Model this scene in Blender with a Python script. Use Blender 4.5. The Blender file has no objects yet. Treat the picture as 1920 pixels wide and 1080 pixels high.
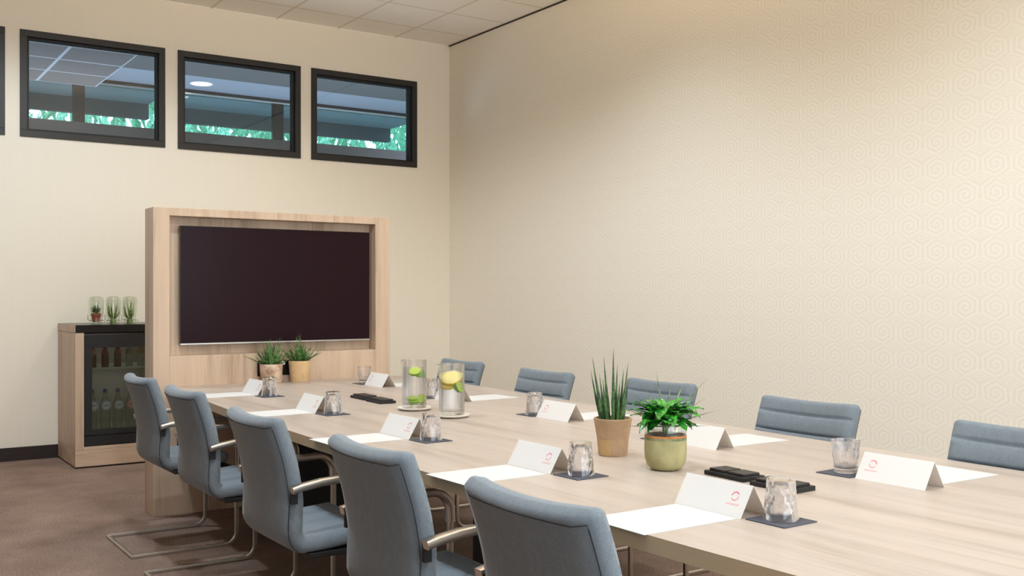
import bpy, math, random
from mathutils import Vector, Matrix
from math import sin, cos, pi, sqrt, radians
random.seed(7)
SC = bpy.context.scene
COL = SC.collection

# ------------------------------------------------------------------ camera
cam_data = bpy.data.cameras.new('camera')
cam_data.sensor_width = 36.0
cam_data.lens = 36.0 * 1905.48 / 1920.0
cam_data.shift_y = 12.72 / 1920.0
cam_data.clip_start = 0.05
cam = bpy.data.objects.new('camera', cam_data)
cam.location = (0, 0, 1.3059)
cam.rotation_euler = (pi / 2, 0, -0.59632)
COL.objects.link(cam)
SC.camera = cam

# ------------------------------------------------------------------ world / exposure
world = bpy.data.worlds.new('world')
SC.world = world
world.use_nodes = True
wn = world.node_tree.nodes
wn['Background'].inputs[0].default_value = (0.80, 0.92, 1.0, 1)
wn['Background'].inputs[1].default_value = 4.0
SC.view_settings.view_transform = 'Standard'
SC.view_settings.look = 'None'
SC.view_settings.exposure = 0.0
SC.view_settings.gamma = 1.0
SC.view_settings.use_curve_mapping = False
SC.cycles.max_bounces = 12
SC.cycles.diffuse_bounces = 6
SC.cycles.transmission_bounces = 12
SC.cycles.transparent_max_bounces = 16
SC.cycles.sample_clamp_indirect = 4.0
SC.cycles.use_denoising = True
SC.cycles.caustics_reflective = False

# room dimensions
XL, XR, YF, YB, ZC = -1.9, 5.2217, -2.6, 8.8168, 3.8115
TZ = 0.76            # table top height

# ceiling spots: (x, y, power, full cone angle)
WARM = (0.86, 1.0, 1.10)
SPOTS = [(1.02, y, 134, 162, 0.35) for y in (6.6, 4.2, 1.8, -0.6)] + [(3.9, y, 56, 136, 0.9) for y in (5.4, 2.6, -0.2)]
def add_spot(x, y, p, cone=162, blend=0.45, z=ZC - 0.03, rad=0.05):
    l = bpy.data.lights.new('ceiling_spot_light', 'SPOT')
    l.energy = p; l.color = WARM
    l.spot_size = radians(cone); l.spot_blend = blend
    l.shadow_soft_size = rad
    o = bpy.data.objects.new('ceiling_spot_light', l)
    o.location = (x, y, z)
    COL.objects.link(o)
    return o
for s in SPOTS:
    add_spot(*s)
# extra warm spot added to brighten the back corner of the room
o = add_spot(3.1, 7.25, 46, 136, 0.8)
o.data.color = (1.0, 0.90, 0.74)
# warm fill spots aimed up, added without fixtures to brighten the ceiling
for y in (-0.4, 2.2, 4.8):
    o = add_spot(2.3, y, 88, 172, 0.3, 2.75, 0.12); o.name = 'ceiling_fill_light'
    o.data.color = (1.0, 0.77, 0.48); o.rotation_euler = (pi, 0, 0)
# daylight of the window behind the camera
l = bpy.data.lights.new('window_daylight', 'AREA'); l.shape = 'RECTANGLE'; l.size = 5.6; l.size_y = 2.3
l.energy = 60; l.color = (0.90, 0.95, 1.0)
o = bpy.data.objects.new('window_daylight', l); o.location = (1.9, YF - 0.12, 1.95); o.rotation_euler = (-pi / 2, 0, 0)
COL.objects.link(o); o.rotation_euler = (pi / 2, 0, 0)
l = bpy.data.lights.new('corridor_fill_light', 'AREA'); l.shape = 'RECTANGLE'; l.size = 9.0; l.size_y = 1.6  # unseen upward area light added to brighten the corridor
l.energy = 190; l.color = (0.80, 0.88, 1.0)
o = bpy.data.objects.new('corridor_fill_light', l); o.location = (2.5, 11.6, 0.8); o.rotation_euler = (pi, 0, 0)
COL.objects.link(o)

# ------------------------------------------------------------------ materials
def srgb(r, g, b):
    f = lambda c: (c / 255 / 12.92) if c / 255 <= 0.04045 else ((c / 255 + 0.055) / 1.055) ** 2.4
    return (f(r), f(g), f(b), 1)
MATS = {}
def mat(name, col=(0.5, 0.5, 0.5, 1), rough=0.6, metal=0.0, spec=0.5, **kw):
    m = bpy.data.materials.new(name); m.use_nodes = True
    b = m.node_tree.nodes['Principled BSDF']
    b.inputs['Base Color'].default_value = col
    b.inputs['Roughness'].default_value = rough
    b.inputs['Metallic'].default_value = metal
    b.inputs['Specular IOR Level'].default_value = spec
    for k, v in kw.items():
        b.inputs[k].default_value = v
    MATS[name] = m
    return m
class NT:
    def __init__(s, m):
        s.t = m.node_tree; s.n = s.t.nodes; s.b = s.n.get('Principled BSDF')
    def new(s, typ, **kw):
        n = s.n.new(typ)
        for k, v in kw.items(): setattr(n, k, v)
        return n
    def link(s, a, b): s.t.links.new(a, b)
    def math(s, op, a, b=None, c=None):
        n = s.new('ShaderNodeMath', operation=op)
        for i, v in enumerate((a, b, c)):
            if v is None: continue
            if isinstance(v, (int, float)): n.inputs[i].default_value = v
            else: s.link(v, n.inputs[i])
        return n.outputs[0]
    def coords(s, scale=(1, 1, 1), rot=(0, 0, 0)):
        tc = s.new('ShaderNodeTexCoord'); mp = s.new('ShaderNodeMapping')
        mp.inputs['Scale'].default_value = scale; mp.inputs['Rotation'].default_value = rot
        s.link(tc.outputs['Object'], mp.inputs['Vector'])
        return mp.outputs[0]
    def noise(s, vec, scale=5, detail=4, rough=0.5, dist=0.0):
        n = s.new('ShaderNodeTexNoise')
        n.inputs['Scale'].default_value = scale; n.inputs['Detail'].default_value = detail
        n.inputs['Roughness'].default_value = rough; n.inputs['Distortion'].default_value = dist
        if vec is not None: s.link(vec, n.inputs['Vector'])
        return n.outputs['Fac']
    def ramp(s, fac, stops):
        r = s.new('ShaderNodeValToRGB')
        els = r.color_ramp.elements
        els[0].position, els[0].color = stops[0]
        els[1].position, els[1].color = stops[-1]
        for p, c in stops[1:-1]:
            e = els.new(p); e.color = c
        s.link(fac, r.inputs[0])
        return r.outputs[0]
    def mix(s, fac, a, b, typ='MIX'):
        n = s.new('ShaderNodeMix', data_type='RGBA', blend_type=typ)
        for sock, v in ((n.inputs[0], fac), (n.inputs[6], a), (n.inputs[7], b)):
            if isinstance(v, (int, float)): sock.default_value = v
            elif isinstance(v, tuple): sock.default_value = v
            else: s.link(v, sock)
        return n.outputs[2]
    def bump(s, h, strength=0.2, dist=0.01):
        n = s.new('ShaderNodeBump')
        n.inputs['Strength'].default_value = strength; n.inputs['Distance'].default_value = dist
        s.link(h, n.inputs['Height']); s.link(n.outputs[0], s.b.inputs['Normal'])

def wood(name, axis, base, dark, rough=0.45, contrast=1.0):
    m = mat(name, rough=rough, spec=0.35); t = NT(m)
    sc = {'x': (0.55, 9, 9), 'y': (9, 0.55, 9), 'z': (9, 9, 0.55)}[axis]
    n1 = t.noise(t.coords(sc), 1.6, 5, 0.62, 0.35)
    sc2 = {'x': (1.5, 60, 60), 'y': (60, 1.5, 60), 'z': (60, 60, 1.5)}[axis]
    n2 = t.noise(t.coords(sc2), 1.5, 3, 0.6)
    sc3 = {'x': (0.35, 2.6, 2.6), 'y': (2.6, 0.35, 2.6), 'z': (2.6, 2.6, 0.35)}[axis]
    n3 = t.noise(t.coords(sc3), 1.5, 2, 0.5)
    v = t.math('ADD', t.math('MULTIPLY', n1, 0.6), t.math('ADD', t.math('MULTIPLY', n2, 0.25), t.math('MULTIPLY', n3, 0.35)))
    c = t.ramp(v, [(0.44, dark), (0.60, base), (0.74, tuple(min(1, x * 1.10) for x in base[:3]) + (1,))])
    t.link(c, t.b.inputs['Base Color'])
    t.bump(n2, 0.06, 0.002)
    return m
OAK, OAKD = srgb(201, 176, 153), srgb(166, 141, 118)
wood('wood_vertical', 'z', OAK, OAKD)
wood('wood_across', 'x', OAK, OAKD)
wood('wood_table', 'y', srgb(183, 170, 160), srgb(163, 149, 137), 0.38)
wood('wood_edge', 'y', srgb(190, 168, 138), srgb(165, 142, 113), 0.45)

# carpet
m = mat('carpet', rough=0.95, spec=0.1); t = NT(m)
n1 = t.noise(t.coords(), 260, 2, 0.7); n2 = t.noise(t.coords(), 2.2, 4, 0.6); n3 = t.noise(t.coords(), 90, 2, 0.6)
v = t.math('ADD', t.math('MULTIPLY', n1, 0.5), t.math('ADD', t.math('MULTIPLY', n2, 0.28), t.math('MULTIPLY', n3, 0.3)))
t.link(t.ramp(v, [(0.36, srgb(90, 70, 62)), (0.54, srgb(142, 119, 107)), (0.70, srgb(182, 160, 148))]), t.b.inputs['Base Color'])
t.bump(n1, 0.8, 0.004)

# plain wallpaper of the end wall (fine vertical weave)
def plaster(name, col, var=0.014):
    m = mat(name, rough=0.85, spec=0.2); t = NT(m)
    n1 = t.noise(t.coords((70, 70, 0.8)), 1.6, 3, 0.6)
    dk = tuple(x * (1 - var) for x in col[:3]) + (1,)
    t.link(t.ramp(n1, [(0.35, dk), (0.65, col)]), t.b.inputs['Base Color'])
    t.bump(n1, 0.05, 0.002)
    return m
WALLC = srgb(244, 236, 221)
plaster('wall_plain', WALLC)
# patterned wallpaper of the long wall: hexagonal spirals and diamonds
m = mat('wall_pattern', rough=0.8, spec=0.25); t = NT(m)
tc = t.new('ShaderNodeTexCoord'); sp = t.new('ShaderNodeSeparateXYZ'); t.link(tc.outputs['Object'], sp.inputs[0])
CW, CH = 0.175, 0.155
u = t.math('DIVIDE', sp.outputs['Y'], CW); vv = t.math('DIVIDE', sp.outputs['Z'], CH)
col_i = t.math('FLOOR', u)
du = t.math('SUBTRACT', t.math('SUBTRACT', u, col_i), 0.5)
par = t.math('FLOORED_MODULO', col_i, 2.0)
sgn = t.math('SUBTRACT', 1.0, t.math('MULTIPLY', par, 2.0))
du = t.math('MULTIPLY', du, sgn)
def wrapv(off):
    return t.math('SUBTRACT', t.math('FRACT', t.math('ADD', t.math('SUBTRACT', vv, off), 0.5)), 0.5)
dv = wrapv(0.0)
adu = t.math('ABSOLUTE', du); adv = t.math('ABSOLUTE', dv)
hexd = t.math('MAXIMUM', t.math('MULTIPLY', adu, 2.05), t.math('ADD', t.math('MULTIPLY', adu, 1.05), t.math('MULTIPLY', adv, 1.75)))
def rhomb(cx, off):
    a = t.math('ABSOLUTE', t.math('SUBTRACT', du, cx)); b = t.math('ABSOLUTE', wrapv(off))
    return t.math('ADD', t.math('MULTIPLY', a, 2.15), t.math('MULTIPLY', b, 4.1))
rh = t.math('MINIMUM', rhomb(0.5, 0.40), rhomb(-0.5, -0.40))
ang = t.math('DIVIDE', t.math('ARCTAN2', dv, du), 2 * pi)
use_h = t.math('LESS_THAN', hexd, t.math('ADD', rh, 0.0))
fh = t.math('ADD', t.math('MULTIPLY', hexd, 3.0), ang)
fr = t.math('MULTIPLY', rh, 2.5)
ff = t.math('ADD', t.math('MULTIPLY', use_h, fh), t.math('MULTIPLY', t.math('SUBTRACT', 1.0, use_h), fr))
wv = t.math('ADD', t.math('MULTIPLY', t.math('COSINE', t.math('MULTIPLY', ff, 2 * pi)), 0.5), 0.5)
pat = t.ramp(wv, [(0.30, srgb(239, 232, 217)), (0.62, srgb(245, 239, 227))])
t.link(pat, t.b.inputs['Base Color'])
bw = t.new('ShaderNodeRGBToBW'); t.link(pat, bw.inputs[0])

# ceiling tiles
def tiles(name, col, line, x0, y0, tile=0.6, lw=0.022):
    m = mat(name, rough=0.9, spec=0.15); t = NT(m)
    tc = t.new('ShaderNodeTexCoord'); sp = t.new('ShaderNodeSeparateXYZ'); t.link(tc.outputs['Object'], sp.inputs[0])
    def edge(o, off):
        f = t.math('FRACT', t.math('ADD', t.math('DIVIDE', t.math('SUBTRACT', o, off), tile), 0.5))
        return t.math('LESS_THAN', t.math('ABSOLUTE', t.math('SUBTRACT', f, 0.5)), lw / tile / 2)
    e = t.math('MAXIMUM', edge(sp.outputs['X'], x0), edge(sp.outputs['Y'], y0))
    n1 = t.noise(t.coords(), 160, 2, 0.8)
    c0 = t.ramp(n1, [(0.40, tuple(x * 0.94 for x in col[:3]) + (1,)), (0.55, col)])
    t.link(t.mix(e, c0, line), t.b.inputs['Base Color'])
    t.bump(n1, 0.15, 0.002)
tiles('ceiling_tile', srgb(250, 246, 238), srgb(224, 214, 198), XR - 0.611, YB - 0.423)
tiles('corridor_tile', srgb(128, 124, 122), srgb(196, 200, 206), 2.5, 11.86, 0.6, 0.03)

mat('black_frame', srgb(34, 31, 31), 0.45)
mat('black_matt', srgb(24, 23, 24), 0.6)
mat('baseboard_brown', srgb(38, 22, 22), 0.5)
mat('black_gloss', srgb(26, 24, 25), 0.25)
mat('tv_screen', (0.0155, 0.0042, 0.0072, 1), 0.25, spec=0.10)
mat('silver', srgb(190, 186, 180), 0.3, 1.0)
mat('steel', srgb(206, 198, 188), 0.30, 1.0)
mat('dark_steel', srgb(120, 112, 106), 0.3, 1.0)
mat('paper', srgb(206, 206, 206), 0.8, spec=0.2)
m = mat('card_paper', srgb(240, 240, 240), 0.8, spec=0.2); t = NT(m)
tl = t.new('ShaderNodeBsdfTranslucent'); tl.inputs[0].default_value = srgb(250, 236, 222)
ms = t.new('ShaderNodeMixShader'); ms.inputs[0].default_value = 0.22
t.link(t.b.outputs[0], ms.inputs[1]); t.link(tl.outputs[0], ms.inputs[2]); t.link(ms.outputs[0], t.n['Material Output'].inputs[0])
mat('logo_red', srgb(226, 96, 110), 0.7)
mat('logo_pale', srgb(236, 176, 180), 0.7)
mat('print_grey', srgb(222, 220, 222), 0.8)
mat('coaster', srgb(66, 70, 84), 0.55)
mat('saucer', srgb(236, 232, 224), 0.35)
mat('terracotta', srgb(176, 84, 58), 0.7)
mat('soil', srgb(62, 40, 28), 0.95)
mat('clip_wire', srgb(150, 146, 140), 0.3, 1.0)
mat('plug_white', srgb(226, 226, 226), 0.5)
mat('post_black', srgb(14, 13, 14), 0.7)
mat('corridor_grey', srgb(112, 110, 110), 0.8)
mat('corridor_band', srgb(120, 113, 112), 0.8)
mat('corridor_light_grey', srgb(170, 178, 190), 0.8)
mat('outside_soffit', srgb(140, 148, 166), 0.8)
mat('outside_fascia', srgb(78, 76, 84), 0.8)
mat('outside_ground', srgb(120, 122, 120), 0.9)
mat('fridge_inner', srgb(150, 145, 138), 0.5)
mat('shelf_grey', srgb(170, 172, 168), 0.4)
mat('label_silver', srgb(196, 204, 212), 0.5)
mat('label_pink', srgb(222, 160, 150), 0.5)
mat('label_dark', srgb(92, 104, 118), 0.5)
mat('cap_blue', srgb(44, 56, 120), 0.4)
mat('cap_red', srgb(200, 40, 52), 0.4)
mat('label_rust', srgb(168, 76, 66), 0.5)
mat('label_green', srgb(120, 160, 110), 0.5)
mat('label_yellow', srgb(206, 196, 84), 0.5)
mat('cola', srgb(30, 20, 18), 0.15)

# fabric
m = mat('fabric', rough=0.92, spec=0.2); t = NT(m)
n1 = t.noise(t.coords((1, 1, 1)), 420, 2, 0.7); n2 = t.noise(t.coords((1, 1, 0.5)), 60, 3, 0.6)
v = t.math('ADD', t.math('MULTIPLY', n1, 0.75), t.math('MULTIPLY', n2, 0.25))
t.link(t.ramp(v, [(0.34, srgb(108, 118, 127)), (0.52, srgb(122, 132, 141)), (0.70, srgb(136, 146, 155))]), t.b.inputs['Base Color'])
t.b.inputs['Sheen Weight'].default_value = 0.25
t.b.inputs['Sheen Roughness'].default_value = 0.4
t.bump(n1, 0.25, 0.0006)

mat('fabric_seam', srgb(62, 68, 74), 0.9, spec=0.1)
# clear glass: refractive with a plain see-through share
def glass(name, col=(1, 1, 1, 1), ior=1.45, share=0.35, rough=0.0):
    m = bpy.data.materials.new(name); m.use_nodes = True
    n = m.node_tree.nodes; n.clear(); L = m.node_tree.links
    o = n.new('ShaderNodeOutputMaterial'); mx = n.new('ShaderNodeMixShader')
    g = n.new('ShaderNodeBsdfGlass'); g.inputs['Color'].default_value = col
    g.inputs['IOR'].default_value = ior; g.inputs['Roughness'].default_value = rough
    tr = n.new('ShaderNodeBsdfTransparent'); tr.inputs[0].default_value = col
    mx.inputs[0].default_value = share
    L.new(g.outputs[0], mx.inputs[1]); L.new(tr.outputs[0], mx.inputs[2]); L.new(mx.outputs[0], o.inputs[0])
    MATS[name] = m
glass('clear_glass')
glass('cut_glass', (0.98, 0.98, 0.99, 1), 1.5, 0.25)
glass('water', (0.985, 0.995, 1, 1), 1.33, 0.5)
glass('green_glass', (0.88, 0.95, 0.91, 1), 1.45, 0.5)
def pane(name, tint, refl=0.06, rough=0.02):
    m = bpy.data.materials.new(name); m.use_nodes = True
    n = m.node_tree.nodes; n.clear(); L = m.node_tree.links
    o = n.new('ShaderNodeOutputMaterial'); mx = n.new('ShaderNodeMixShader')
    g = n.new('ShaderNodeBsdfGlossy'); g.inputs['Roughness'].default_value = rough
    g.inputs['Color'].default_value = (1, 1, 1, 1)
    tr = n.new('ShaderNodeBsdfTransparent'); tr.inputs[0].default_value = tint
    lw = n.new('ShaderNodeLayerWeight'); lw.inputs[0].default_value = 0.5
    pw = n.new('ShaderNodeMath'); pw.operation = 'POWER'; pw.inputs[1].default_value = 4.0
    ma = n.new('ShaderNodeMath'); ma.operation = 'MULTIPLY_ADD'; ma.inputs[1].default_value = 0.7; ma.inputs[2].default_value = refl
    L.new(lw.outputs['Facing'], pw.inputs[0]); L.new(pw.outputs[0], ma.inputs[0]); L.new(ma.outputs[0], mx.inputs[0])
    L.new(tr.outputs[0], mx.inputs[1]); L.new(g.outputs[0], mx.inputs[2]); L.new(mx.outputs[0], o.inputs[0])
    MATS[name] = m
pane('window_pane', (0.80, 0.86, 0.92, 1), 0.028)
pane('facade_pane', (0.80, 0.95, 0.92, 1))
pane('fridge_pane', (0.72, 0.76, 0.74, 1))
pane('jar_glass', (0.94, 0.96, 0.93, 1))

def emit(name, col, st):
    m = mat(name, col, 0.5)
    b = m.node_tree.nodes['Principled BSDF']
    b.inputs['Emission Color'].default_value = col; b.inputs['Emission Strength'].default_value = st
emit('lamp_disc', (1, 0.98, 0.95, 1), 6)

def leafmat(name, a, b, tip=None, rough=0.4):
    m = mat(name, rough=rough, spec=0.5); t = NT(m)
    n1 = t.noise(t.coords(), 38, 3, 0.6)
    t.link(t.ramp(n1, [(0.38, a), (0.62, b)]), t.b.inputs['Base Color'])
leafmat('leaf_snake', srgb(30, 62, 34), srgb(84, 122, 66))
leafmat('leaf_aloe', srgb(34, 74, 36), srgb(112, 150, 84))
leafmat('leaf_broad', srgb(18, 92, 26), srgb(74, 172, 58), rough=0.22)
leafmat('leaf_air', srgb(84, 116, 44), srgb(168, 188, 110))
leafmat('leaf_succulent', srgb(34, 82, 52), srgb(88, 140, 92))
leafmat('leaf_outside', srgb(70, 165, 125), srgb(190, 240, 215), rough=0.6)

# pot surfaces
def stone(name, a, b, scale=6):
    m = mat(name, rough=0.8, spec=0.2); t = NT(m)
    n1 = t.noise(t.coords(), scale, 5, 0.65, 0.5)
    t.link(t.ramp(n1, [(0.38, a), (0.62, b)]), t.b.inputs['Base Color'])
    t.bump(t.noise(t.coords(), 90, 2), 0.1, 0.002)
stone('pot_tan', srgb(178, 148, 118), srgb(198, 170, 140))
stone('pot_patch', srgb(186, 152, 104), srgb(200, 168, 122))
stone('pot_mottled', srgb(164, 128, 106), srgb(216, 194, 172), 16)
stone('pot_cream', srgb(206, 172, 128), srgb(224, 194, 154), 10)
stone('pot_green', srgb(164, 158, 114), srgb(184, 176, 132), 14)
stone('pot_glaze_dark', srgb(112, 122, 96), srgb(160, 160, 118), 30)
stone('pot_orange', srgb(196, 120, 66), srgb(216, 148, 92), 30)

# fruit
mat('lime_rind', srgb(120, 170, 24), 0.4)
mat('lime_flesh', srgb(196, 222, 84), 0.35, **{'Subsurface Weight': 0.0})
mat('lemon_rind', srgb(248, 206, 40), 0.4)
mat('lemon_flesh', srgb(250, 232, 150), 0.35)

# ------------------------------------------------------------------ mesh builder
class MB:
    def __init__(s): s.v = []; s.f = []; s.mi = []
    def add(s, vs, fs, mi=0):
        o = len(s.v); s.v += [tuple(p) for p in vs]
        s.f += [tuple(i + o for i in f) for f in fs]; s.mi += [mi] * len(fs)
        return s
    def box(s, x0, x1, y0, y1, z0, z1, mi=0):
        vs = [(x0, y0, z0), (x1, y0, z0), (x1, y1, z0), (x0, y1, z0), (x0, y0, z1), (x1, y0, z1), (x1, y1, z1), (x0, y1, z1)]
        return s.add(vs, [(0, 3, 2, 1), (4, 5, 6, 7), (0, 1, 5, 4), (1, 2, 6, 5), (2, 3, 7, 6), (3, 0, 4, 7)], mi)
    def lathe(s, prof, n=32, mi=0, c=(0, 0), rf=None, closed=False, mif=None):
        """prof: list of (r, z) from outer bottom round; rf(i, k, r, z) -> r"""
        vs = []; fs = []; m = len(prof)
        for k in range(n):
            a = 2 * pi * k / n
            for i, (r, z) in enumerate(prof):
                rr = rf(i, k, r, z) if rf else r
                vs.append((c[0] + rr * cos(a), c[1] + rr * sin(a), z))
        rng = m if closed else m - 1
        for k in range(n):
            k2 = (k + 1) % n
            for i in range(rng):
                j = (i + 1) % m
                s_f = (k * m + i, k2 * m + i, k2 * m + j, k * m + j)
                fs.append(s_f)
        if mif:
            o = len(s.v); s.v += vs
            for q, f in enumerate(fs):
                s.f.append(tuple(i + o for i in f)); s.mi.append(mif(q % rng))
            return s
        return s.add(vs, fs, mi)
    def tube(s, pts, w, h=None, n=10, mi=0, up=(0, 0, 1), sq=False, cap=True, rad=None):
        """sweep an ellipse (w, h half sizes) or rounded rectangle along pts"""
        h = h or w; P = [Vector(p) for p in pts]; up = Vector(up); vs = []; fs = []
        if sq:
            c = min(w, h) * 0.25; ring = []
            for (sx, sy, a0) in ((1, 1, 0), (-1, 1, 90), (-1, -1, 180), (1, -1, 270)):
                for q in (0, 45, 90):
                    a = radians(a0 + q)
                    ring.append((sx * (w - c) + c * cos(a), sy * (h - c) + c * sin(a)))
        else:
            ring = [(w * cos(2 * pi * k / n), h * sin(2 * pi * k / n)) for k in range(n)]
        m = len(ring)
        for i, p in enumerate(P):
            t = (P[min(i + 1, len(P) - 1)] - P[max(i - 1, 0)]).normalized()
            side = t.cross(up)
            if side.length < 1e-4: side = t.cross(Vector((0, 1, 0)))
            side.normalize(); nn = side.cross(t).normalized()
            k = rad[i] if rad else 1.0
            for a, b in ring: vs.append(tuple(p + side * a * k + nn * b * k))
        for i in range(len(P) - 1):
            for k in range(m):
                fs.append((i * m + k, i * m + (k + 1) % m, (i + 1) * m + (k + 1) % m, (i + 1) * m + k))
        if cap:
            fs.append(tuple(range(m - 1, -1, -1))); fs.append(tuple((len(P) - 1) * m + k for k in range(m)))
        return s.add(vs, fs, mi)
    def prism(s, poly, z0, z1, mi=0, side_mi=None):
        n = len(poly); vs = [(x, y, z0) for x, y in poly] + [(x, y, z1) for x, y in poly]
        o = len(s.v); s.v += vs
        s.f.append(tuple(o + i for i in range(n - 1, -1, -1))); s.mi.append(mi)
        s.f.append(tuple(o + n + i for i in range(n))); s.mi.append(mi)
        for i in range(n):
            j = (i + 1) % n
            s.f.append((o + i, o + j, o + n + j, o + n + i)); s.mi.append(mi if side_mi is None else side_mi)
        return s
    def build(s, name, mats, parent=None, loc=(0, 0, 0), rot=(0, 0, 0), smooth=None, bevel=0, seg=2):
        me = bpy.data.meshes.new(name); me.from_pydata(s.v, [], s.f); me.update()
        if isinstance(mats, str): mats = [mats]
        for q in mats: me.materials.append(MATS[q])
        for p, i in zip(me.polygons, s.mi): p.material_index = i
        if smooth is not None:
            me.polygons.foreach_set('use_smooth', [True] * len(me.polygons))
            me.set_sharp_from_angle(angle=radians(smooth))
        o = bpy.data.objects.new(name, me); COL.objects.link(o)
        o.location = loc; o.rotation_euler = rot
        if parent: o.parent = parent
        if bevel:
            b = o.modifiers.new('bevel', 'BEVEL'); b.width = bevel; b.segments = seg; b.limit_method = 'ANGLE'
            b.angle_limit = radians(40)
        return o
def thing(name, label, cat, loc=(0, 0, 0), rz=0, group=None):
    o = bpy.data.objects.new(name, None); COL.objects.link(o); o.empty_display_size = 0.1
    o.location = loc; o.rotation_euler = (0, 0, rz)
    return tag(o, label, cat, group)
def tag(o, label, cat=None, group=None, kind=None):
    o['label'] = label
    if cat: o['category'] = cat
    if group: o['group'] = group
    if kind: o['kind'] = kind
    return o
def struct(o, label=None):
    o['kind'] = 'structure'
    if label: o['label'] = label
    return o
def dup(root, loc, rz=0, label=None, group=None):
    r = root.copy(); COL.objects.link(r); r.location = loc; r.rotation_euler = (0, 0, rz)
    if label: r['label'] = label
    if group: r['group'] = group
    for ch in list(root.children):
        c = ch.copy(); COL.objects.link(c); c.parent = r
        for g in list(ch.children):
            d = g.copy(); COL.objects.link(d); d.parent = c
    return r

# ------------------------------------------------------------------ room shell
struct(MB().box(XL - .15, XR + .15, YF - .15, YB + .15, -0.1, 0).build('floor', 'carpet'), 'brown mottled carpet')
struct(MB().box(XL - .15, XR + .15, YF - .15, YB + .15, ZC, ZC + 0.1).build('ceiling', 'ceiling_tile'), 'white tiled suspended ceiling')
struct(MB().box(XR, XR + .15, YF - .15, YB + .15, 0, ZC).build('wall_right', 'wall_pattern'), 'cream wall with hexagonal spiral pattern')
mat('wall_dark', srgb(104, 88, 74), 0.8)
struct(MB().box(XL - .15, XL, YF - .15, YB + .15, 0, ZC).build('wall_left', 'wall_dark'))
b = MB()
b.box(XL, XR, YF - .15, YF, 0, .8); b.box(XL, XR, YF - .15, YF, 3.1, ZC)
b.box(XL, -.9, YF - .15, YF, .8, 3.1); b.box(4.7, XR, YF - .15, YF, .8, 3.1)
struct(b.build('wall_front', 'wall_plain'))
b = MB()
for x in (-.9, 1.0, 2.8, 4.65): b.box(x, x + .05, YF - .08, YF - .03, .8, 3.1)
b.box(-.9, 4.7, YF - .08, YF - .03, .8, .85); b.box(-.9, 4.7, YF - .08, YF - .03, 3.05, 3.1)
struct(b.build('window_20', 'black_frame'))
WZ0, WZ1 = 2.557, 3.404
WX = [(0.06, 1.184), (1.29, 2.414), (2.521, 3.635), (3.739, 4.849)]
b = MB()
b.box(XL, XR, YB, YB + .15, 0, WZ0); b.box(XL, XR, YB, YB + .15, WZ1, ZC)
xs = [XL] + [x for w in WX for x in w] + [XR]
for i in range(0, len(xs), 2): b.box(xs[i], xs[i + 1], YB, YB + .15, WZ0, WZ1)
struct(b.build('wall_back', 'wall_plain'), 'plain cream wall with a row of high windows')
struct(MB().box(XL, XR, YB - .014, YB, 0, 0.105).build('baseboard_back', 'baseboard_brown'))
struct(MB().box(XR - .014, XR, YF, YB - .014, 0, 0.105).build('baseboard_right', 'baseboard_brown'))
struct(MB().box(XL, XL + .014, YF, YB - .014, 0, 0.105).build('baseboard_left', 'baseboard_brown'))
# ceiling edges: black strip painting in the shadow gap, then a pale edge angle
struct(MB().box(XR - .006, XR, YF, YB, ZC - .012, ZC).build('trim_1', 'black_matt'))
struct(MB().box(XL, XR - .006, YB - .006, YB, ZC - .010, ZC).build('trim_2', 'ceiling_tile'))

for i, (x0, x1) in enumerate(WX):
    b = MB(); F = .052; y0, y1 = YB - .012, YB + .13
    # outer casing ring
    b.box(x0, x1, y0, y1, WZ1 - F, WZ1); b.box(x0, x1, y0, y1, WZ0, WZ0 + F)
    b.box(x0, x0 + F, y0, y1, WZ0 + F, WZ1 - F); b.box(x1 - F, x1, y0, y1, WZ0 + F, WZ1 - F)
    fr = b.build(f'window_{i+1}', 'black_frame', bevel=.002); struct(fr, 'black framed high window')
    G2 = .018; a0, a1 = x0 + F, x1 - F; c0, c1 = WZ0 + F, WZ1 - F
    b = MB(); y0, y1 = YB + .022, YB + .075
    b.box(a0, a1, y0, y1, c1 - G2, c1); b.box(a0, a1, y0, y1, c0, c0 + G2)
    b.box(a0, a0 + G2, y0, y1, c0 + G2, c1 - G2); b.box(a1 - G2, a1, y0, y1, c0 + G2, c1 - G2)
    b.build('window_sash', 'black_matt', fr, bevel=.002)
    MB().box(a0 + G2, a1 - G2, YB + .045, YB + .051, c0 + G2, c1 - G2).build('window_glass', 'window_pane', fr)

# ------------------------------------------------------------------ corridor and outside, beyond the high windows
struct(MB().box(-3.5, 9.5, 9.0, 13.35, -0.1, 0).build('floor_corridor', 'corridor_grey'))
struct(MB().box(-3.5, 2.5, 9.0, 11.86, 3.60, 3.66).build('ceiling_corridor', 'corridor_tile'))
struct(MB().box(-3.5, 9.5, 9.0, 12.55, 4.0, 4.1).build('ceiling_corridor.001', 'corridor_grey'))
struct(MB().box(-3.5, 9.5, 12.55, 13.6, 4.0, 4.1).build('ceiling_corridor.002', 'corridor_light_grey'))
struct(MB().box(-3.65, -3.5, 9.0, 13.5, 0, 4.1).build('wall_corridor_left', 'corridor_grey'))
struct(MB().box(9.5, 9.65, 9.0, 13.5, 0, 4.1).build('wall_corridor_right', 'corridor_grey'))
# bulkhead band in front of the facade
struct(MB().box(-3.5, 9.5, 9.55, 9.75, 2.42, 2.828).build('trim_3', 'corridor_band'))
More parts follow.
